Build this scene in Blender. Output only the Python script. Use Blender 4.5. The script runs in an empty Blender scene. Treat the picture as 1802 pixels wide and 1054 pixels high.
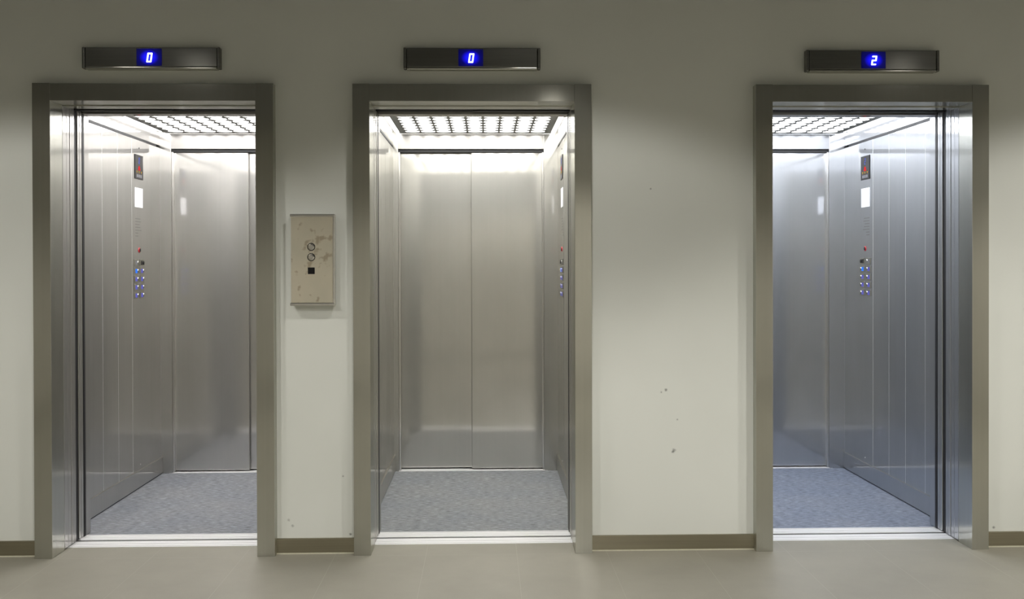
import bpy, bmesh, math
from mathutils import Vector, Matrix

S = bpy.context.scene
C = S.collection

# ------------------------------------------------------------------ camera
F_PX, YAW, PITCH, ROLL, SHY = 1780.0, 0.0262, -0.007, -0.0026, -46.69
cam_data = bpy.data.cameras.new('camera')
cam = bpy.data.objects.new('camera', cam_data)
C.objects.link(cam)
cam_data.sensor_fit = 'HORIZONTAL'
cam_data.sensor_width = 36.0
cam_data.lens = 36.0 * F_PX / 1802.0
cam_data.shift_y = SHY / 1802.0
cam_data.clip_start = 0.02
cy, sy = math.cos(YAW), math.sin(YAW)
r = Vector((cy, -sy, 0)); fw = Vector((sy, cy, 0)); up = Vector((0, 0, 1))
fw2 = math.cos(PITCH) * fw + math.sin(PITCH) * up
up2 = -math.sin(PITCH) * fw + math.cos(PITCH) * up
r3 = math.cos(ROLL) * r + math.sin(ROLL) * up2
up3 = -math.sin(ROLL) * r + math.cos(ROLL) * up2
M = Matrix((r3, up3, -fw2)).transposed().to_4x4()
M.translation = Vector((0, -4.45, 1.2715))
cam.matrix_world = M
S.camera = cam

# ------------------------------------------------------------------ world, exposure
S.view_settings.view_transform = 'Standard'
S.view_settings.look = 'None'
S.view_settings.gamma = 1.0
S.view_settings.use_curve_mapping = False
S.view_settings.exposure = 0.0
S.cycles.use_denoising = True
S.cycles.max_bounces = 14
S.cycles.diffuse_bounces = 6
S.cycles.glossy_bounces = 10
S.cycles.sample_clamp_indirect = 12.0
W = bpy.data.worlds.new('world'); S.world = W; W.use_nodes = True
W.node_tree.nodes['Background'].inputs[0].default_value = (0.5, 0.5, 0.5, 1)
W.node_tree.nodes['Background'].inputs[1].default_value = 0.02

CEIL_Z = 2.75
BACK_Y = -6.6
XL, XR = -4.2, 4.6

# the hall's recessed downlights, the last an added unseen fill: (x, y, power, aim y offset)
DOWNLIGHTS = [(-2.0, -1.25, 0.52, 123), (0.25, -1.2, 0.43, 124), (3.0, -1.3, 0.85, 127),
              (-2.1, -3.0, 1.15, 144), (3.1, -3.0, 1.7, 144), (0.6, -4.6, 2.05, 154.5)]
for i, (x, y, k, ang) in enumerate(DOWNLIGHTS):
    ld = bpy.data.lights.new('downlight_lamp', 'SPOT')
    ld.energy = 150 * k
    ld.color = (1.0, 0.965, 0.905)
    ld.spot_size = math.radians(ang)
    ld.spot_blend = 0.25
    ld.shadow_soft_size = 0.09
    lo = bpy.data.objects.new('downlight_lamp', ld)
    C.objects.link(lo)
    lo.location = (x, y, CEIL_Z - 0.012)

# ------------------------------------------------------------------ materials
def new_mat(name):
    m = bpy.data.materials.new(name); m.use_nodes = True
    nt = m.node_tree; nt.nodes.clear()
    out = nt.nodes.new('ShaderNodeOutputMaterial')
    return m, nt, out

def node(nt, t, **kw):
    n = nt.nodes.new(t)
    for k, v in kw.items():
        if k.startswith('i_'):
            n.inputs[k[2:].replace('_', ' ')].default_value = v
        else:
            setattr(n, k, v)
    return n

def L(nt, a, b): nt.links.new(a, b)

def ramp(nt, fac, stops):
    n = nt.nodes.new('ShaderNodeValToRGB')
    e = n.color_ramp.elements
    while len(e) < len(stops): e.new(0.5)
    for k, (p, c) in enumerate(stops):
        e[k].position = p
        e[k].color = c if len(c) == 4 else (*c, 1)
    L(nt, fac, n.inputs[0])
    return n.outputs[0]

def coords(nt, scale):
    tc = nt.nodes.new('ShaderNodeTexCoord')
    mp = nt.nodes.new('ShaderNodeMapping')
    mp.inputs['Scale'].default_value = scale
    L(nt, tc.outputs['Object'], mp.inputs[0])
    return mp.outputs[0]

def steel(name, col, r1=0.14, r2=0.42, mixf=0.5, streak=(90, 90, 1.2), amp=0.05, dirt=0.0, bump=0.02):
    """brushed stainless steel: a tight lobe and a wide lobe, fine vertical grain"""
    m, nt, out = new_mat(name)
    co = coords(nt, streak)
    nz = node(nt, 'ShaderNodeTexNoise', i_Scale=1.0, i_Detail=3.0, i_Roughness=0.6)
    L(nt, co, nz.inputs['Vector'])
    lo = tuple(c * (1 - amp) for c in col); hi = tuple(min(1, c * (1 + amp)) for c in col)
    c1 = ramp(nt, nz.outputs[0], [(0.3, lo), (0.7, hi)])
    colour = c1
    if dirt > 0:
        co2 = coords(nt, (2.4, 2.4, 1.3))
        n2 = node(nt, 'ShaderNodeTexNoise', i_Scale=1.6, i_Detail=4.0, i_Roughness=0.6)
        L(nt, co2, n2.inputs['Vector'])
        d = ramp(nt, n2.outputs[0], [(0.35, (1 - dirt,) * 3), (0.65, (1, 1, 1))])
        mx = node(nt, 'ShaderNodeMix', data_type='RGBA', blend_type='MULTIPLY')
        mx.inputs[0].default_value = 1
        L(nt, c1, mx.inputs[6]); L(nt, d, mx.inputs[7])
        colour = mx.outputs[2]
    bp = node(nt, 'ShaderNodeBump', i_Strength=bump, i_Distance=0.002)
    L(nt, nz.outputs[0], bp.inputs['Height'])
    g1 = node(nt, 'ShaderNodeBsdfAnisotropic', distribution='MULTI_GGX', i_Roughness=r1)
    g2 = node(nt, 'ShaderNodeBsdfAnisotropic', distribution='MULTI_GGX', i_Roughness=r2)
    for g in (g1, g2):
        L(nt, colour, g.inputs['Color']); L(nt, bp.outputs[0], g.inputs['Normal'])
    ms = node(nt, 'ShaderNodeMixShader'); ms.inputs[0].default_value = mixf
    L(nt, g1.outputs[0], ms.inputs[1]); L(nt, g2.outputs[0], ms.inputs[2])
    L(nt, ms.outputs[0], out.inputs[0])
    return m

def plain(name, col, rough=0.6, metal=0.0, spec=0.5):
    m, nt, out = new_mat(name)
    co = coords(nt, (30, 30, 30))
    nz = node(nt, 'ShaderNodeTexNoise', i_Scale=2.0, i_Detail=3.0)
    L(nt, co, nz.inputs['Vector'])
    c = ramp(nt, nz.outputs[0], [(0.3, tuple(v * 0.94 for v in col)), (0.7, tuple(min(1, v * 1.06) for v in col))])
    p = node(nt, 'ShaderNodeBsdfPrincipled', i_Roughness=rough, i_Metallic=metal)
    p.inputs['Specular IOR Level'].default_value = spec
    L(nt, c, p.inputs['Base Color'])
    L(nt, p.outputs[0], out.inputs[0])
    return m

def emis(name, col, strength):
    m, nt, out = new_mat(name)
    e = node(nt, 'ShaderNodeEmission', i_Strength=strength)
    e.inputs[0].default_value = (*col, 1)
    L(nt, e.outputs[0], out.inputs[0])
    return m

# painted wall with a faint roller texture and a few small scuffs
def wall_material():
    m, nt, out = new_mat('wall_paint')
    co = coords(nt, (1, 1, 1))
    nz = node(nt, 'ShaderNodeTexNoise', i_Scale=1.3, i_Detail=3.0)
    L(nt, co, nz.inputs['Vector'])
    base = ramp(nt, nz.outputs[0], [(0.35, (0.72, 0.74, 0.70)), (0.65, (0.765, 0.785, 0.745))])
    cur = base
    n2 = node(nt, 'ShaderNodeTexNoise', i_Scale=120.0, i_Detail=2.0)
    L(nt, co, n2.inputs['Vector'])
    spots = [(0.738, 1.614, .0035, .45), (0.805, 0.715, .005, .15), (0.785, 0.705, .004, .35), (0.856, 0.583, .004, .5),
             (0.841, 0.445, .008, .5), (0.836, 0.438, .006, .45), (-0.858, 0.122, .006, .6), (-0.875, 0.148, .005, .6),
             (-0.634, 0.34, .004, .5), (-0.602, 0.082, .005, .25), (2.29, 0.085, .005, .3)]
    for x, z, rad, dark in spots:
        d = node(nt, 'ShaderNodeVectorMath', operation='DISTANCE')
        L(nt, co, d.inputs[0]); d.inputs[1].default_value = (x, 0.05, z)
        ad = node(nt, 'ShaderNodeMath', operation='MULTIPLY_ADD')
        L(nt, n2.outputs[0], ad.inputs[0]); ad.inputs[1].default_value = rad * 1.4; L(nt, d.outputs['Value'], ad.inputs[2])
        f = ramp(nt, ad.outputs[0], [(0.0, (dark,) * 3), (1.0, (1, 1, 1))])
        cr = f.node.color_ramp.elements
        cr[0].position = rad * 1.2; cr[1].position = rad * 2.0
        mx = node(nt, 'ShaderNodeMix', data_type='RGBA', blend_type='MULTIPLY'); mx.inputs[0].default_value = 1
        L(nt, cur, mx.inputs[6]); L(nt, f, mx.inputs[7]); cur = mx.outputs[2]
    p = node(nt, 'ShaderNodeBsdfPrincipled', i_Roughness=0.55)
    p.inputs['Specular IOR Level'].default_value = 0.25
    L(nt, cur, p.inputs['Base Color'])
    bp = node(nt, 'ShaderNodeBump', i_Strength=0.04, i_Distance=0.002)
    L(nt, n2.outputs[0], bp.inputs['Height']); L(nt, bp.outputs[0], p.inputs['Normal'])
    L(nt, p.outputs[0], out.inputs[0])
    return m

# porcelain floor tiles 0.4 x 0.8 with thin pale joints
def floor_material():
    m, nt, out = new_mat('floor_tiles')
    tc = nt.nodes.new('ShaderNodeTexCoord')
    sp = node(nt, 'ShaderNodeSeparateXYZ'); L(nt, tc.outputs['Object'], sp.inputs[0])
    def joint(sock, off, period, half):
        a = node(nt, 'ShaderNodeMath', operation='ADD'); L(nt, sock, a.inputs[0]); a.inputs[1].default_value = off
        b = node(nt, 'ShaderNodeMath', operation='PINGPONG'); L(nt, a.outputs[0], b.inputs[0]); b.inputs[1].default_value = period / 2
        c = node(nt, 'ShaderNodeMath', operation='LESS_THAN'); L(nt, b.outputs[0], c.inputs[0]); c.inputs[1].default_value = half
        return c.outputs[0]
    jx = joint(sp.outputs[0], 1.865, 0.4, 0.0009)
    jy = joint(sp.outputs[1], 0.0, 0.8, 0.0009)
    mxn = node(nt, 'ShaderNodeMath', operation='MAXIMUM'); L(nt, jx, mxn.inputs[0]); L(nt, jy, mxn.inputs[1])
    n1 = node(nt, 'ShaderNodeTexNoise', i_Scale=2.2, i_Detail=5.0, i_Roughness=0.6)
    L(nt, tc.outputs['Object'], n1.inputs['Vector'])
    c1 = ramp(nt, n1.outputs[0], [(0.3, (0.285, 0.272, 0.225)), (0.7, (0.345, 0.33, 0.275))])
    n2 = node(nt, 'ShaderNodeTexNoise', i_Scale=260.0, i_Detail=2.0)
    L(nt, tc.outputs['Object'], n2.inputs['Vector'])
    c2 = ramp(nt, n2.outputs[0], [(0.3, (0.93, 0.93, 0.93)), (0.7, (1, 1, 1))])
    mx = node(nt, 'ShaderNodeMix', data_type='RGBA', blend_type='MULTIPLY'); mx.inputs[0].default_value = 1
    L(nt, c1, mx.inputs[6]); L(nt, c2, mx.inputs[7])
    mj = node(nt, 'ShaderNodeMix', data_type='RGBA'); L(nt, mxn.outputs[0], mj.inputs[0])
    L(nt, mx.outputs[2], mj.inputs[6]); mj.inputs[7].default_value = (0.37, 0.36, 0.31, 1)
    p = node(nt, 'ShaderNodeBsdfPrincipled', i_Roughness=0.42)
    p.inputs['Specular IOR Level'].default_value = 0.45
    L(nt, mj.outputs[2], p.inputs['Base Color'])
    L(nt, p.outputs[0], out.inputs[0])
    return m

# heathered vinyl flooring of the cars: short streaks running across
def carpet_material(name, tint):
    m, nt, out = new_mat(name)
    co = coords(nt, (26, 130, 1))
    nz = node(nt, 'ShaderNodeTexNoise', i_Scale=1.0, i_Detail=4.0, i_Roughness=0.7)
    L(nt, co, nz.inputs['Vector'])
    a = tuple(v * 0.42 for v in tint); b = tint; c = tuple(min(1, v * 1.8) for v in tint)
    cl = ramp(nt, nz.outputs[0], [(0.32, a), (0.5, b), (0.7, c)])
    co2 = coords(nt, (3, 3, 1))
    n2 = node(nt, 'ShaderNodeTexNoise', i_Scale=1.0, i_Detail=3.0)
    L(nt, co2, n2.inputs['Vector'])
    c2 = ramp(nt, n2.outputs[0], [(0.3, (0.9, 0.92, 0.95)), (0.7, (1.05, 1.03, 1.0))])
    mx = node(nt, 'ShaderNodeMix', data_type='RGBA', blend_type='MULTIPLY'); mx.inputs[0].default_value = 1
    L(nt, cl, mx.inputs[6]); L(nt, c2, mx.inputs[7])
    p = node(nt, 'ShaderNodeBsdfPrincipled', i_Roughness=0.6)
    p.inputs['Specular IOR Level'].default_value = 0.3
    L(nt, mx.outputs[2], p.inputs['Base Color'])
    bp = node(nt, 'ShaderNodeBump', i_Strength=0.1, i_Distance=0.002)
    L(nt, nz.outputs[0], bp.inputs['Height']); L(nt, bp.outputs[0], p.inputs['Normal'])
    L(nt, p.outputs[0], out.inputs[0])
    return m

# the call station's plate: steel with greasy finger marks around the buttons
def call_plate_material(cx, cz):
    m, nt, out = new_mat('fingerprinted_steel')
    co = coords(nt, (1, 0, 1))
    nz = node(nt, 'ShaderNodeTexNoise', i_Scale=27.0, i_Detail=2.0, i_Roughness=0.5)
    L(nt, co, nz.inputs['Vector'])
    d = node(nt, 'ShaderNodeVectorMath', operation='DISTANCE'); L(nt, co, d.inputs[0]); d.inputs[1].default_value = (cx, 0.0, cz)
    near = ramp(nt, d.outputs['Value'], [(0.03, (0.12,) * 3), (0.12, (0.0, 0.0, 0.0))])
    ad = node(nt, 'ShaderNodeMath', operation='ADD'); L(nt, nz.outputs[0], ad.inputs[0]); L(nt, near, ad.inputs[1])
    sm = ramp(nt, ad.outputs[0], [(0.62, (1, 1, 1)), (0.72, (0.72, 0.67, 0.61))])
    n3 = node(nt, 'ShaderNodeTexNoise', i_Scale=6.0, i_Detail=2.0); L(nt, co, n3.inputs['Vector'])
    base = ramp(nt, n3.outputs[0], [(0.35, (0.69, 0.66, 0.55)), (0.65, (0.76, 0.71, 0.59))])
    mx = node(nt, 'ShaderNodeMix', data_type='RGBA', blend_type='MULTIPLY'); mx.inputs[0].default_value = 1
    L(nt, base, mx.inputs[6]); L(nt, sm, mx.inputs[7])
    g1 = node(nt, 'ShaderNodeBsdfAnisotropic', i_Roughness=0.3)
    g2 = node(nt, 'ShaderNodeBsdfAnisotropic', i_Roughness=0.55)
    L(nt, mx.outputs[2], g1.inputs['Color']); L(nt, mx.outputs[2], g2.inputs['Color'])
    ms = node(nt, 'ShaderNodeMixShader'); L(nt, g1.outputs[0], ms.inputs[1]); L(nt, g2.outputs[0], ms.inputs[2])
    L(nt, ms.outputs[0], out.inputs[0])
    return m

# lit indicator window: LED halo falls off from the figure towards the window's rim
def halo_material():
    m, nt, out = new_mat('blue_led_window')
    co = coords(nt, (1, 0, 1.25))
    d = node(nt, 'ShaderNodeVectorMath', operation='LENGTH'); L(nt, co, d.inputs[0])
    nz = node(nt, 'ShaderNodeTexNoise', i_Scale=700.0); L(nt, co, nz.inputs['Vector'])
    c = ramp(nt, d.outputs['Value'], [(0.0, (0.02, 0.03, 1.0)), (0.024, (0.004, 0.002, 0.75)), (0.042, (0.0, 0.0, 0.10)), (0.07, (0, 0, 0.03))])
    e = node(nt, 'ShaderNodeEmission', i_Strength=1.15); L(nt, c, e.inputs[0])
    g = node(nt, 'ShaderNodeBsdfPrincipled', i_Roughness=0.25); g.inputs['Base Color'].default_value = (0.004, 0.004, 0.02, 1)
    a = node(nt, 'ShaderNodeAddShader'); L(nt, e.outputs[0], a.inputs[0]); L(nt, g.outputs[0], a.inputs[1])
    L(nt, a.outputs[0], out.inputs[0])
    return m

STEEL = steel('brushed_steel_frame', (0.61, 0.61, 0.565), 0.10, 0.30, 0.45, (60, 60, 0.5), 0.02, 0.06, 0.001)
CAR = [steel('brushed_steel_car', c, 0.075, 0.46, 0.45, (70, 70, 0.4), 0.012, 0.05, 0.0004)
       for c in ((0.61, 0.60, 0.585), (0.595, 0.585, 0.555), (0.585, 0.595, 0.615))]
SATIN = [steel('satin_steel_upper', c, 0.26, 0.5, 0.5, (40, 40, 1), 0.02) for c in ((0.41, 0.40, 0.39), (0.41, 0.40, 0.385), (0.39, 0.40, 0.415))]
TRIM = steel('polished_steel_trim', (0.78, 0.77, 0.75), 0.08, 0.3, 0.4, (20, 20, 2), 0.04)
def aluminium(name, col, dif):
    m = steel(name, col, 0.16, 0.5, 0.5, (1, 300, 1), 0.04)
    nt = m.node_tree; out = [n for n in nt.nodes if n.type == 'OUTPUT_MATERIAL'][0]
    old = out.inputs[0].links[0].from_socket
    d = node(nt, 'ShaderNodeBsdfDiffuse'); d.inputs[0].default_value = (*col, 1)
    ms = node(nt, 'ShaderNodeMixShader'); ms.inputs[0].default_value = dif
    L(nt, old, ms.inputs[1]); L(nt, d.outputs[0], ms.inputs[2]); L(nt, ms.outputs[0], out.inputs[0])
    return m
SILL = aluminium('aluminium_sill', (0.96, 0.96, 0.98), 0.6)
JOINT_GLINT = aluminium('panel_joint_glint', (0.85, 0.85, 0.84), 0.5)  # pale backing that carries the glint of the chamfered joints in its colour
BASEB = steel('dark_steel_baseboard', (0.42, 0.39, 0.30), 0.12, 0.35, 0.4, (1, 1, 120), 0.08)
DISP = steel('indicator_steel', (0.30, 0.30, 0.285), 0.14, 0.3, 0.5, (2, 2, 160), 0.08)
PLATE = plain('perforated_plate', (0.20, 0.20, 0.19), 0.4, 0.7)
DARK = plain('gap_shade_and_dark_parts', (0.012, 0.012, 0.014), 0.6)  # near-black: paints the shade of gaps and grooves, also used for dark parts
BLACK = plain('black_plastic', (0.012, 0.011, 0.012), 0.35, 0, 0.2)
SHAFT = plain('shaft_paint', (0.10, 0.10, 0.10), 0.9)
WALL = wall_material()
HALLW = plain('hall_wall_paint', (0.6, 0.575, 0.5), 0.7)
CEILM = plain('hall_ceiling', (0.085, 0.09, 0.09), 0.8)
FLOOR = floor_material()
CARPET = [carpet_material('heathered_flooring', c) for c in ((0.22, 0.23, 0.255), (0.225, 0.235, 0.25), (0.20, 0.225, 0.285))]
LAMP = [emis('car_light_diffuser', c, s) for c, s in (((1.0, 0.985, 0.96), 11.3), ((1.0, 0.99, 0.95), 11.3), ((0.93, 0.96, 1.0), 11.3))]
WHITE = plain('white_notice_card', (0.85, 0.86, 0.9), 0.4)
DIGIT = emis('white_blue_digit', (0.75, 0.85, 1.0), 2.2)
HALO = halo_material()
BLUE = emis('blue_button_led', (0.17, 0.17, 0.62), 0.75)
BLUEB = emis('bright_blue_button_led', (0.05, 0.22, 1.0), 1.0)
SCRBLUE = emis('screen_blue', (0.16, 0.2, 0.75), 0.8)
SCRRED = emis('screen_red', (0.9, 0.06, 0.06), 0.8)
SCRYEL = emis('screen_amber', (0.8, 0.5, 0.12), 0.6)
SCRGREY = plain('screen_grey', (0.16, 0.16, 0.18), 0.4)
RED = plain('red_button_ring', (0.5, 0.03, 0.04), 0.35)
ENGR = plain('engraved_marks', (0.11, 0.11, 0.105), 0.6)
CALLP = call_plate_material(0.019, 0.055)
SEAL = plain('pale_sealant', (0.62, 0.60, 0.48), 0.4)
LAMPDISC = emis('downlight_glass', (1.0, 0.95, 0.85), 10.0)

# ------------------------------------------------------------------ mesh helpers
class MB:
    def __init__(self): self.bm = bmesh.new(); self.mats = []
    def mi(self, m):
        if m not in self.mats: self.mats.append(m)
        return self.mats.index(m)
    def box(self, x0, x1, y0, y1, z0, z1, m, bev=0.0, seg=2):
        b = bmesh.new()
        bmesh.ops.create_cube(b, size=1)
        for v in b.verts:
            v.co = Vector(((x0 + x1) / 2 + v.co.x * (x1 - x0), (y0 + y1) / 2 + v.co.y * (y1 - y0), (z0 + z1) / 2 + v.co.z * (z1 - z0)))
        if bev > 0:
            bmesh.ops.bevel(b, geom=b.edges[:], offset=bev, segments=seg, affect='EDGES', profile=0.6)
        self.merge(b, m)
        return self
    def merge(self, b, m):
        i = self.mi(m)
        mp = {v: self.bm.verts.new(v.co) for v in b.verts}
        for f in b.faces:
            try:
                nf = self.bm.faces.new([mp[v] for v in f.verts]); nf.material_index = i; nf.smooth = f.smooth
            except ValueError: pass
        b.free()
    def prism(self, pts, axis, a0, a1, m):
        """pts: 2-D outline; extruded along axis ('x','y','z') from a0 to a1"""
        def P(p, a):
            return {'x': (a, p[0], p[1]), 'y': (p[0], a, p[1]), 'z': (p[0], p[1], a)}[axis]
        i = self.mi(m)
        A = [self.bm.verts.new(P(p, a0)) for p in pts]; B = [self.bm.verts.new(P(p, a1)) for p in pts]
        fs = [self.bm.faces.new(A), self.bm.faces.new(B[::-1])]
        n = len(pts)
        for k in range(n): fs.append(self.bm.faces.new((A[k], A[(k + 1) % n], B[(k + 1) % n], B[k])))
        for f in fs: f.material_index = i
        return self
    def disc(self, c, axis, rad, a0, a1, m, n=24, rim=0.0):
        """short cylinder along axis with an optional chamfered rim"""
        def ring(rr, a):
            out = []
            for k in range(n):
                t = 2 * math.pi * k / n; u, v = rr * math.cos(t), rr * math.sin(t)
                out.append(self.bm.verts.new({'y': (c[0] + u, a, c[1] + v), 'x': (a, c[0] + u, c[1] + v), 'z': (c[0] + u, c[1] + v, a)}[axis]))
            return out
        i = self.mi(m); sg = 1 if a1 > a0 else -1
        rs = [ring(rad, a0), ring(rad, a1 - sg * rim)] + ([ring(rad - rim, a1)] if rim else [])
        fs = [self.bm.faces.new(rs[0]), self.bm.faces.new(rs[-1])]
        for p, q in zip(rs, rs[1:]):
            for k in range(n):
                f = self.bm.faces.new((p[k], p[(k + 1) % n], q[(k + 1) % n], q[k])); fs.append(f)
        for f in fs: f.material_index = i
        return self
    def torus(self, c, axis, R, rr, a, m, n=28, k=8):
        i = self.mi(m); rows = []
        for s in range(n):
            t = 2 * math.pi * s / n; row = []
            for q in range(k):
                p = 2 * math.pi * q / k; R2 = R + rr * math.cos(p); h = a + rr * math.sin(p)
                u, v = R2 * math.cos(t), R2 * math.sin(t)
                row.append(self.bm.verts.new((c[0] + u, h, c[1] + v) if axis == 'y' else (h, c[0] + u, c[1] + v)))
            rows.append(row)
        for s in range(n):
            for q in range(k):
                f = self.bm.faces.new((rows[s][q], rows[(s + 1) % n][q], rows[(s + 1) % n][(q + 1) % k], rows[s][(q + 1) % k]))
                f.material_index = i; f.smooth = True
        return self
    def build(self, name, parent=None, org=None):
        """org: world position of the top-level thing the part belongs to"""
        bmesh.ops.recalc_face_normals(self.bm, faces=self.bm.faces[:])
        if org is None: org = (0, 0, 0)
        for v in self.bm.verts: v.co -= Vector(org)
        me = bpy.data.meshes.new(name)
        self.bm.to_mesh(me); self.bm.free()
        for m in self.mats: me.materials.append(m)
        o = bpy.data.objects.new(name, me); C.objects.link(o)
        if parent: o.parent = parent
        else: o.location = org
        return o

def thing(name, label, cat, loc, group=None):
    o = bpy.data.objects.new(name, None); C.objects.link(o)
    o.empty_display_size = 0.1
    o.location = loc; o['label'] = label; o['category'] = cat
    if group: o['group'] = group
    return o

def struct(o): o['kind'] = 'structure'; return o

# ------------------------------------------------------------------ dimensions of the three lifts
WF = 0.05          # wall face y; the frames stand 5 cm proud of it
ZO, ZT = 1.995, 2.07
LIFTS = [
    dict(o0=-1.967, o1=-0.9257, a=-1.890, b=-1.0035, wl=-1.996, wr=-0.955, rl=-1.929, rr=-1.027, cop='L', dy=0.0),
    dict(o0=-0.5808, o1=0.4688, a=-0.5062, b=0.3938, wl=-0.568, wr=0.449, rl=-0.5385, rr=0.3638, cop='R', dy=0.01),
    dict(o0=1.1976, o1=2.2428, a=1.2732, b=2.1674, wl=1.212, wr=2.245, rl=1.247, rr=2.149, cop='R', dy=0.035),
]

# ------------------------------------------------------------------ the hall
w = MB()
xs = [XL] + [v for l in LIFTS for v in (l['o0'] + 0.004, l['o1'] - 0.004)] + [XR]
for k in range(0, len(xs), 2): w.box(xs[k], xs[k + 1], WF, WF + 0.16, 0, CEIL_Z, WALL)
for l in LIFTS: w.box(l['o0'] + 0.004, l['o1'] - 0.004, WF, WF + 0.16, ZT - 0.004, CEIL_Z, WALL)
struct(w.build('wall_front'))
struct(MB().box(XL - .1, XR + .1, BACK_Y - 0.12, BACK_Y, 0, CEIL_Z, HALLW).build('wall_back'))
struct(MB().box(XL - 0.12, XL, BACK_Y, WF + 0.16, 0, CEIL_Z, HALLW).build('wall_left'))
struct(MB().box(XR, XR + 0.12, BACK_Y, WF + 0.16, 0, CEIL_Z, HALLW).build('wall_right'))
struct(MB().box(XL - 0.1, XR + 0.1, BACK_Y - 0.1, WF + 0.16, CEIL_Z, CEIL_Z + 0.12, CEILM).build('ceiling'))
f = MB().box(XL - 0.1, XR + 0.1, BACK_Y - 0.1, WF + 0.01, -0.1, 0, FLOOR)
for l in LIFTS: f.box(l['o0'], l['o1'], WF + 0.01, 0.172, -0.1, 0, FLOOR)
struct(f.build('floor'))
for k in range(0, len(xs), 2):
    x0, x1 = xs[k] + (0 if k == 0 else -0.004 + 0.001), xs[k + 1] - (0 if k == 6 else -0.004 + 0.001)
    b = MB().box(x0, x1, WF - 0.014, WF, 0.005, 0.068, BASEB, 0.003, 3)
    b.box(x0, x1, WF - 0.0155, WF, 0.0, 0.0055, SEAL)
    struct(b.build('baseboard_front'))
# shaft wall behind the lifts, never lit by the hall
struct(MB().box(XL, XR, 2.35, 2.45, -0.1, CEIL_Z, SHAFT).build('wall_shaft'))

dl0 = None
for i, (x, y, k, ang) in enumerate(DOWNLIGHTS):
    where = ['above the left lift', 'above the middle lift', 'above the right lift', 'second row, toward the left wall', 'second row, toward the right wall', 'third row near the back wall, an unseen lamp added as fill'][i]
    if dl0 is None:
        t = thing('downlight', '', 'ceiling light', (x, y, CEIL_Z), 'recessed hall downlights')
        m = MB().torus((x, y), 'x', 0.1, 0.01, 0, TRIM)
        # ring lies flat: swap axes
        for v in m.bm.verts: v.co = Vector((v.co.y, v.co.z, CEIL_Z - 0.004 + v.co.x))
        p1 = m.build('trim_ring', t, (x, y, CEIL_Z))
        p2 = MB().disc((x, y), 'z', 0.088, CEIL_Z - 0.001, CEIL_Z - 0.006, LAMPDISC).build('lamp_glass', t, (x, y, CEIL_Z))
        dl0 = t
    else:
        t = dl0.copy(); C.objects.link(t); t.location = (x, y, CEIL_Z)
        for p in (p1, p2):
            c = p.copy(); c.parent = t; C.objects.link(c)
    t['label'] = 'round recessed ceiling downlight in the hall, ' + where

# ------------------------------------------------------------------ door frame + landing doors
SIDES = ['left', 'middle', 'right']
def door_frame(l, i):
    a, b, o0, o1 = l['a'], l['b'], l['o0'], l['o1']
    org = ((a + b) / 2, 0, 0)
    lab = ['brushed steel door frame around the leftmost lift, with open landing doors',
           'brushed steel door frame around the middle lift, right of the call plate',
           'brushed steel door frame around the rightmost lift, with open landing doors'][i]
    t = thing('elevator_door_frame', lab, 'door frame', org, 'steel lift door frames')
    for s, (x0, x1) in ((-1, (o0, a)), (1, (b, o1))):
        MB().box(x0, x1, 0, 0.128, 0, ZT + 0.0015, STEEL, 0.0015).build('jamb', t, org)
    MB().box(a, b, 0.001, 0.128, ZO, ZT, STEEL, 0.0012).build('header', t, org)
    # track cover and soffit strips behind the header
    h = MB().box(a - 0.02, b + 0.02, 0.132, 0.205, ZO - 0.004, ZT, STEEL, 0.001)
    h.box(a - 0.02, b + 0.02, 0.208, 0.262, ZO + 0.004, ZT, CAR[i], 0.001)
    h.box(a - 0.02, b + 0.02, 0.262, 0.30, ZO + 0.012, ZT, DARK)
    half = (a, (a + b) / 2) if i == 0 else ((a + b) / 2, b)
    h.box(*half, 0.264, 0.298, ZO - 0.002, ZO + 0.02, DARK)
    h.build('track_cover', t, org)
    # landing sill; running grooves are flush strips, their shade in the dark colour
    s = MB()
    y = 0.173
    for wd, hh in ((0.016, 0.0015), (0.004, -0.0002), (0.030, 0.0015), (0.004, -0.0002), (0.032, 0.0015), (0.003, -0.0002), (0.012, 0.001)):
        s.box(a - 0.03, b + 0.03, y, y + wd, -0.03, hh, SILL if hh > 0 else DARK); y += wd
    s.box(a - 0.03, b + 0.03, y, y + 0.0215, -0.05, -0.001, DARK)  # dark strip painting the shade of the gap before the car
    s.build('landing_sill', t, org)
    park = -1 if i == 0 else 1
    for s in (-1, 1):
        e = a if s < 0 else b
        out = (o0 - 0.36) if s < 0 else (o1 + 0.36)
        near = e + s * 0.0
        def pan(y0, y1, xin, name, mat=CAR[i], z0=0.006, far=out):
            x0, x1 = sorted((xin, far))
            MB().box(x0, x1, y0, y1, z0, ZO + 0.006, mat, 0.0025).build(name, t, org)
        if s == park:
            pan(0.212, 0.236, e, 'landing_door_panel'); pan(0.240, 0.262, e + s * 0.001, 'landing_door_panel')
            far2 = e + s * 0.05
            pan(0.132, 0.170, e + s * 0.0, 'closing_strip', far=far2); pan(0.174, 0.208, e + s * 0.001, 'closing_strip', far=far2)
        else:
            far2 = e + s * 0.05
            pan(0.132, 0.160, e, 'closing_strip', far=far2)
            pan(0.164, 0.195, e + s * 0.001, 'closing_strip', far=far2); pan(0.199, 0.262, e, 'closing_strip', far=far2)
    sl = MB()  # dark fill boxes: shade between the door strips put into the colour
    for s in (-1, 1):
        e = a if s < 0 else b
        xx = sorted((e + s * 0.005, e + s * 0.05))
        sl.box(*xx, 0.1285, 0.2615, 0.004, ZO, DARK)
        xx = sorted((e + s * 0.006, e + s * 0.05))
        sl.box(*xx, 0.2645, 0.296, 0.004, ZO, DARK)
    sl.build('slot_shade_fill', t, org)
    return t

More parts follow.
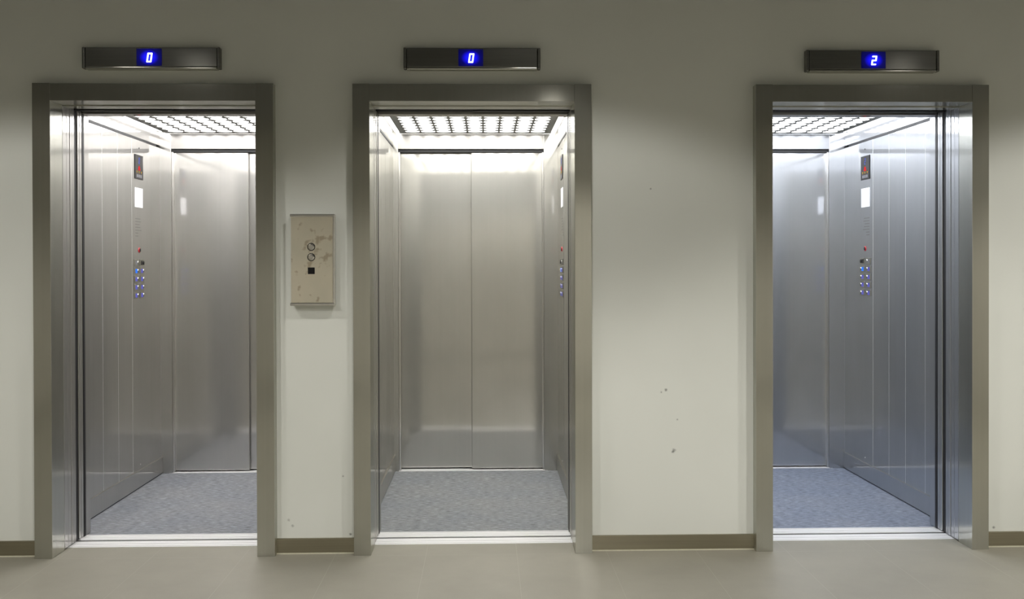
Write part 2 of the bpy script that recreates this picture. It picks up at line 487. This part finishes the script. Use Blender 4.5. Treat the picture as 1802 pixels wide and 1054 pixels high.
# ------------------------------------------------------------------ perforated ceiling plate
def perforated(x0, x1, y0, y1, z0, z1, nx, ny, mat, rad=0.455):
    m = MB(); bm = m.bm; m.mi(mat)
    mar = 0.035
    px, py = (x1 - x0 - 2 * mar) / nx, (y1 - y0 - 2 * mar) / ny
    N = 24
    def sq(t):
        c, s = math.cos(t), math.sin(t); k = 1 / max(abs(c), abs(s)); return c * k / 2, s * k / 2
    for ix in range(nx):
        for iy in range(ny):
            cx, cyy = x0 + mar + (ix + .5) * px, y0 + mar + (iy + .5) * py
            ringo = {}
            for z in (z0, z1):
                O_, I_ = [], []
                for k in range(N):
                    t = 2 * math.pi * (k + 0.0) / N + math.pi / 4
                    u, v = sq(t)
                    O_.append(bm.verts.new((cx + u * px, cyy + v * py, z)))
                    I_.append(bm.verts.new((cx + rad * px * math.cos(t), cyy + rad * py * math.sin(t), z)))
                for k in range(N):
                    j = (k + 1) % N
                    bm.faces.new((O_[k], O_[j], I_[j], I_[k]) if z == z1 else (O_[k], I_[k], I_[j], O_[j]))
                ringo[z] = I_
            for k in range(N):
                j = (k + 1) % N
                bm.faces.new((ringo[z0][k], ringo[z1][k], ringo[z1][j], ringo[z0][j]))
    bmesh.ops.remove_doubles(bm, verts=bm.verts[:], dist=1e-5)
    m.box(x0, x0 + mar, y0, y1, z0, z1, mat); m.box(x1 - mar, x1, y0, y1, z0, z1, mat)
    m.box(x0 + mar, x1 - mar, y0, y0 + mar, z0, z1, mat); m.box(x0 + mar, x1 - mar, y1 - mar, y1, z0, z1, mat)
    # folded rim
    for (u0, u1, v0, v1) in ((x0, x0 + .002, y0, y1), (x1 - .002, x1, y0, y1), (x0, x1, y0, y0 + .002), (x0, x1, y1 - .002, y1)):
        m.box(u0, u1, v0, v1, z1, z1 + 0.003, mat)
    return m

# ------------------------------------------------------------------ figures
def digit_segments(ch):
    return {'0': 'abcdef', '2': 'abged'}[ch]
def digit_polys(ch, h, wd, st, slant=0.14):
    """seven-segment figure as quads in (u, v), centred, leaning right"""
    g = 0.0006
    H, Wd = h / 2, wd / 2
    seg = {'a': (-Wd, H - st, Wd, H), 'd': (-Wd, -H, Wd, -H + st), 'g': (-Wd, -st / 2, Wd, st / 2),
           'b': (Wd - st, 0, Wd, H - st), 'c': (Wd - st, -H + st, Wd, 0), 'f': (-Wd, 0, -Wd + st, H - st), 'e': (-Wd, -H + st, -Wd + st, 0)}
    out = []
    for s in digit_segments(ch):
        u0, v0, u1, v1 = seg[s]
        c = st * 0.3
        if s in 'adg':
            pts = [(u0 + c, v0), (u1 - c, v0), (u1, v0 + c), (u1, v1 - c), (u1 - c, v1), (u0 + c, v1), (u0, v1 - c), (u0, v0 + c)]
        else:
            pts = [(u0, v0 - st * .2), (u1, v0 - st * .2), (u1, v1 + st * .2), (u0, v1 + st * .2)]
        out.append([(u + v * slant, v) for u, v in pts])
    return out

# ------------------------------------------------------------------ the cars
def elevator_car(l, i):
    a, b, wl, wr, rl, rr = l['a'], l['b'], l['wl'], l['wr'], l['rl'], l['rr']
    ST, LP, CP = CAR[i], LAMP[i], CARPET[i]
    cx = (a + b) / 2
    org = (cx, 1.1, 0)
    lab = ['leftmost lift car with its control panel on the left wall, open and empty',
           'middle lift car seen straight on with both closed rear door panels showing',
           'rightmost lift car with a bluish interior and its control panel on the right wall'][i]
    t = thing('elevator_car', lab, 'elevator', org, 'open lift cars')
    Y0, Y1 = 0.385, 1.82
    # floor
    MB().box(wl, wr, Y0, Y1 + 0.0, -0.06, 0.0, CP).build('floor_covering', t, org)
    s = MB(); y = 0.296
    for wd, hh in ((0.012, 0.001), (0.003, -0.0002), (0.026, 0.0015), (0.004, -0.0002), (0.028, 0.0015), (0.003, -0.0002), (0.013, 0.0025)):
        s.box(a - 0.03, b + 0.03, y, y + wd, -0.03, hh, SILL if hh > 0 else DARK); y += wd  # grooves as flush strips, shade put into the dark colour
    s.build('car_sill', t, org)
    s = MB(); y = 1.82
    for wd, hh in ((0.022, 0.003), (0.006, -0.0002), (0.02, 0.001), (0.006, -0.0002), (0.03, 0.001)):
        s.box(rl - 0.02, rr + 0.02, y, y + wd, -0.03, hh, SILL if hh > 0 else DARK); y += wd  # same flush dark strips for the shade of the rear grooves
    s.build('rear_sill', t, org)
    # front returns beside the opening and the header over it
    for s_ in (-1, 1):
        e, wv = (a, wl) if s_ < 0 else (b, wr)
        x0, x1 = sorted((e, wv + s_ * 0.03))
        m = MB().box(x0, x1, 0.372, 0.43, 0.003, 2.14, ST, 0.003)
        xs_ = sorted((e, e + s_ * 0.05))
        m.box(*xs_, 0.352, 0.3725, 0.003, 2.05, DARK)
        m.build('front_column', t, org)
        # car door panels parked open behind the frame, their edges flush with the opening
        xo = e + s_ * 0.40 if (s_ < 0) == (i == 0) else e + s_ * 0.05
        for (y0, y1) in ((0.300, 0.322), (0.326, 0.350)):
            xx = sorted((e + s_ * 0.0015, xo))
            MB().box(*xx, y0, y1, 0.006, ZO + 0.004, ST, 0.0025).build('car_door_panel', t, org)
    hd = MB().box(a, b, 0.302, 0.35, ZO + 0.006, 2.14, DARK)
    hd.box(a, b, 0.352, 0.43, ZO - 0.006, 2.14, ST, 0.002)
    hd.build('car_header', t, org)
    # side walls of vertical panels with the joints' glint painted on a pale backing
    dy = l['dy']
    for s_ in (-1, 1):
        wv = wl if s_ < 0 else wr
        cop = (l['cop'] == 'L') == (s_ < 0)
        ys = [0.43, 0.66, 0.878 + dy * .7, 1.10 + dy * .7, 1.32 + dy, 1.5675 + dy * .6, Y1]
        m = MB()
        g = 0.0036
        for y0, y1 in zip(ys, ys[1:]):
            if cop and abs(y0 - (1.32 + dy)) < 1e-6: continue
            xx = sorted((wv, wv + s_ * 0.02))
            m.box(*xx, y0 + g / 2, y1 - g / 2, 0.06, 2.0, ST, 0.0008)
        xx = sorted((wv + s_ * 0.0006, wv + s_ * 0.03))
        m.box(*xx, 0.43, Y1, 0.0, 2.0, JOINT_GLINT)
        sw = m.build('side_wall', t, org)
        xx = sorted((wv - s_ * 0.009, wv + s_ * 0.003))
        sk = MB().box(*xx, 0.432, Y1 - 0.002, 0.006, 0.103, ST, 0.002)
        xx = sorted((wv - s_ * 0.004, wv + s_ * 0.003))
        sk.box(*xx, 0.432, Y1 - 0.002, 0.0005, 0.006, DARK)
        sk.build('skirting', sw, org)
        xx = sorted((wv - s_ * 0.001, wv + s_ * 0.02))
        cn = MB().box(*xx, 0.432, Y1, 2.014, 2.14, ST, 0.001)
        xx = sorted((wv - s_ * 0.0025, wv + s_ * 0.003))
        cn.box(*xx, 0.50, Y1 - 0.08, 2.001, 2.0135, DARK)
        cn.build('cornice', sw, org)
        if cop:
            control_panel(t, org, l, i, wv, s_, 1.32 + dy, 1.5675 + dy * .6, ST)
    # rear wall: two columns, a transom, and two closed door panels behind them
    m = MB()
    m.box(wl - 0.02, rl, Y1, Y1 + 0.035, 0.0, 2.14, ST, 0.0015).box(rr, wr + 0.02, Y1, Y1 + 0.035, 0.0, 2.14, ST, 0.0015)
    m.box(rl, rr, Y1, Y1 + 0.035, ZO, 2.14, SATIN[i], 0.0015)
    rw = m.build('rear_wall', t, org)
    MB().box(rl, rr, Y1 + 0.012, Y1 + 0.06, ZO - 0.018, ZO, DARK).build('shadow_gap', rw, org)
    for x0, x1 in ((rl, rl + 0.012), (rr - 0.012, rr)):
        MB().box(x0, x1, Y1 + 0.006, Y1 + 0.044, 0.003, ZO - 0.018, TRIM, 0.004, 3).build('edge_strip', rw, org)
    mid = (rl + rr) / 2
    if i == 0: mid = rl + 0.462
    if i == 2: mid = rr - 0.462
    yn, yf = 1.858, 1.888
    left_near = (i == 0)
    x0n, x1n = (rl, mid) if left_near else (mid, rr)
    x0f, x1f = (mid - 0.03, rr) if left_near else (rl, mid + 0.03)
    MB().box(x0n, x1n, yn, yn + 0.024, 0.009, ZO - 0.004, ST, 0.004, 3).build('rear_door_panel', t, org)
    MB().box(x0f, x1f, yf, yf + 0.024, 0.009, ZO - 0.004, ST, 0.004, 3).build('rear_door_panel', t, org)
    MB().box(rl - .02, rr + .02, yf + 0.024, yf + 0.04, -0.03, ZO + 0.02, DARK).build('rear_shade_sheet', rw, org)  # dark sheet standing in for the darkness behind the doors
    # ceiling: lamp panel above a perforated plate
    perforated(wl + 0.045, wr - 0.045, 0.50, 1.795, 2.088, 2.0905, 9, 12, PLATE).build('ceiling_plate', t, org)
    MB().box(wl + 0.014, wr - 0.014, 0.505, 1.775, 2.096, 2.104, LP).build('ceiling_light', t, org)
    MB().box(wl - 0.02, wr + 0.02, 0.36, Y1 + 0.1, 2.141, 2.16, DARK).build('roof', t, org)
    return t

def control_panel(car, org, l, i, wv, s, y0, y1, ST):
    """full-height steel strip in the side wall; s = -1 on the left wall"""
    n = -s                                   # direction into the car
    def bx(m, ya, yb, za, zb, d0, d1, mat, bev=0.0):
        xx = sorted((wv + n * d0, wv + n * d1)); m.box(*xx, ya, yb, za, zb, mat, bev); return m
    g = 0.0015
    m = bx(MB(), y0 + g, y1 - g, 0.06, 2.0, -0.02, 0.0015, ST, 0.0012)
    m.disc((y0 + 0.12, 1.955), 'x', 0.005, wv, wv + n * 0.003, BLACK, 12)
    m.disc((y0 + 0.12, 0.13), 'x', 0.004, wv, wv + n * 0.003, TRIM, 12)
    P = m.build('control_panel', car, org)
    o = 0.0015
    # reversed order on the right wall is not needed: positions are measured in y
    ya, yb = y0 + 0.042, y0 + 0.176
    m = bx(MB(), ya, yb, 1.775, 1.915, o, o + 0.004, BLACK, 0.0012)
    # picture on the screen: a blue figure, a red bell over amber marks, a grey footer
    f = o + 0.0045
    yc = (ya + yb) / 2
    ch = '2' if i == 2 else '0'
    mir = -1 if s > 0 else 1                 # figure reads correctly from inside the car
    for poly in digit_polys(ch, 0.036, 0.02, 0.005):
        m.prism([(yc + mir * u, 1.882 + v) for u, v in poly], 'x', wv + n * (f - 0.001), wv + n * f, SCRBLUE)
    bell = [(-.020, -.012), (.020, -.012), (.020, -.006), (.015, .002), (.010, .011), (0, .015), (-.010, .011), (-.015, .002), (-.020, -.006)]
    m.prism([(yc + u, 1.838 + v) for u, v in bell], 'x', wv + n * (f - 0.001), wv + n * f, SCRRED)
    for dyy in (-0.036, 0, 0.036):
        m.prism([(yc + dyy - .011, 1.822), (yc + dyy + .011, 1.822), (yc + dyy, 1.806)], 'x', wv + n * (f - 0.001), wv + n * f, SCRYEL)
    for dyy in (-0.03, 0.0, 0.03):
        bx(m, yc + dyy - 0.012, yc + dyy + 0.012, 1.785, 1.802, f - 0.001, f, SCRGREY)
    m.build('display_screen', P, org)
    bx(MB(), ya + 0.003, yb - 0.003, 1.613, 1.725, o, o + 0.0025, WHITE, 0.0008).build('notice_plate', P, org)
    m = MB()
    for k, wd in enumerate((0.085, 0.09, 0.07, 0.085, 0.10, 0.05, 0.045)):
        z = 1.545 - k * 0.0165
        q = 0
        while q < wd:
            bx(m, ya + 0.01 + q, ya + 0.01 + min(q + 0.013, wd), z, z + 0.0045, o, o + 0.0006, ENGR); q += 0.017
    m.build('engraved_notice', P, org)
    # red-ringed alarm key
    yk = y0 + 0.115
    m = MB().torus((yk, 1.368), 'x', 0.0115, 0.0035, wv + n * (o + 0.001), RED)
    m.disc((yk, 1.368), 'x', 0.010, wv + n * o, wv + n * (o + 0.007), BLACK, 20, 0.0015)
    m.build('alarm_button', P, org)
    # five rows of two buttons
    proto = {}
    for rrow in range(5):
        z = 1.295 - rrow * 0.0465
        for c in (0, 1):
            yb_ = y0 + 0.062 + c * 0.094
            lit = rrow == 1 and (c == 0) == (s < 0)
            if rrow == 0: kind = 'key' if (c == 1) else 'call'
            else: kind = 'lit' if lit else 'std'
            if kind in proto:
                src, (py, pz) = proto[kind]
                o2 = src.copy(); C.objects.link(o2); o2.parent = P
                o2.location = (0, yb_ - py, z - pz)
                continue
            m = bx(MB(), yb_ - 0.034, yb_ + 0.034, z - 0.019, z + 0.019, o, o + 0.005, STEEL, 0.0022)
            face = {'key': BLACK, 'call': SCRGREY, 'lit': BLUEB, 'std': BLUE}[kind]
            bx(m, yb_ - 0.026, yb_ + 0.004, z - 0.013, z + 0.011, o + 0.004, o + 0.0062, face, 0.0008)
            m.disc((yb_ + 0.017, z - 0.001), 'x', 0.011, wv + n * (o + 0.004), wv + n * (o + 0.0085), STEEL if kind != 'key' else BLACK, 18, 0.002)
            if kind in ('lit', 'std'):
                bx(m, yb_ + 0.010, yb_ + 0.014, z - 0.007, z + 0.005, o + 0.008, o + 0.009, BLACK)
            ob = m.build('floor_button' if kind in ('lit', 'std') else ('key_switch' if kind == 'key' else 'door_button'), P, org)
            if kind == 'lit': ob['label'] = 'floor button lit bright blue'
            proto[kind] = (ob, (yb_, z))

for i, l in enumerate(LIFTS):
    door_frame(l, i)
    elevator_car(l, i)

# ------------------------------------------------------------------ floor indicators above the doors
INDS = [(-1.757, -1.159, 2.135, 2.230, -1.466, '0', 'long steel floor indicator showing a blue 0 above the leftmost lift'),
        (-0.358, 0.245, 2.136, 2.232, -0.062, '0', 'long steel floor indicator showing a blue 0 above the middle lift'),
        (1.428, 2.026, 2.130, 2.227, 1.729, '2', 'long steel floor indicator showing a blue 2 above the rightmost lift')]
for x0, x1, z0, z1, xc, ch, lab in INDS:
    zc = (z0 + z1) / 2 + 0.0035
    org = (xc, WF, zc)
    t = thing('floor_indicator', lab, 'indicator', org, 'floor indicators above the lift doors')
    h = MB().box(x0 + 0.014, x1 - 0.014, 0.016, WF - 0.0005, z0 + 0.012, z1, DISP, 0.002)
    h.build('housing', t, org)
    for xa, xb in ((x0, x0 + 0.0125), (x1 - 0.0125, x1)):
        MB().box(xa, xb, 0.013, WF - 0.0005, z0 + 0.003, z1 + 0.001, DISP, 0.004, 3).build('end_cap', t, org)
    MB().box(x0 + 0.014, x1 - 0.014, 0.013, WF - 0.0005, z0, z0 + 0.011, STEEL, 0.0035, 3).build('bottom_rail', t, org)
    sc = MB().box(xc - 0.0545, xc + 0.0545, 0.0125, 0.0165, zc - 0.0365, zc + 0.0385, HALO, 0.001).build('display_window', t, org)
    m = MB()
    for poly in digit_polys(ch, 0.042, 0.0225, 0.0068):
        m.prism([(xc + u + 0.002, zc + v - 0.001) for u, v in poly], 'y', 0.0115, 0.0126, DIGIT)
    m.build('digit', sc, org)

# ------------------------------------------------------------------ call station between the left and middle lifts
org = (-0.759, WF, 1.3)
t = thing('call_station', 'tall steel lift call plate with two round buttons, smudged by fingers', 'call panel', org)
MB().box(-0.853, -0.662, 0.010, WF - 0.0005, 1.102, 1.499, TRIM, 0.003).build('back_box', t, org)
MB().box(-0.8515, -0.671, 0.0035, 0.0125, 1.112, 1.489, CALLP, 0.0012).build('face_plate', t, org)
for z0, z1 in ((1.489, 1.501), (1.099, 1.1115)):
    MB().box(-0.856, -0.660, 0.001, 0.030, z0, z1, TRIM, 0.004, 3).build('end_rail', t, org)
m = MB()
m.disc((-0.763, 1.357), 'y', 0.0142, 0.0035, -0.0035, TRIM, 28, 0.005)
m.disc((-0.763, 1.357), 'y', 0.0175, 0.0036, 0.0028, BLACK, 28)
bt = m.build('call_button', t, org)
b2 = bt.copy(); C.objects.link(b2); b2.parent = t; b2.location = (0, 0, 1.312 - 1.357)
MB().box(-0.778, -0.748, 0.0022, 0.0036, 1.238, 1.267, BLACK, 0.0006).build('reader_window', t, org)
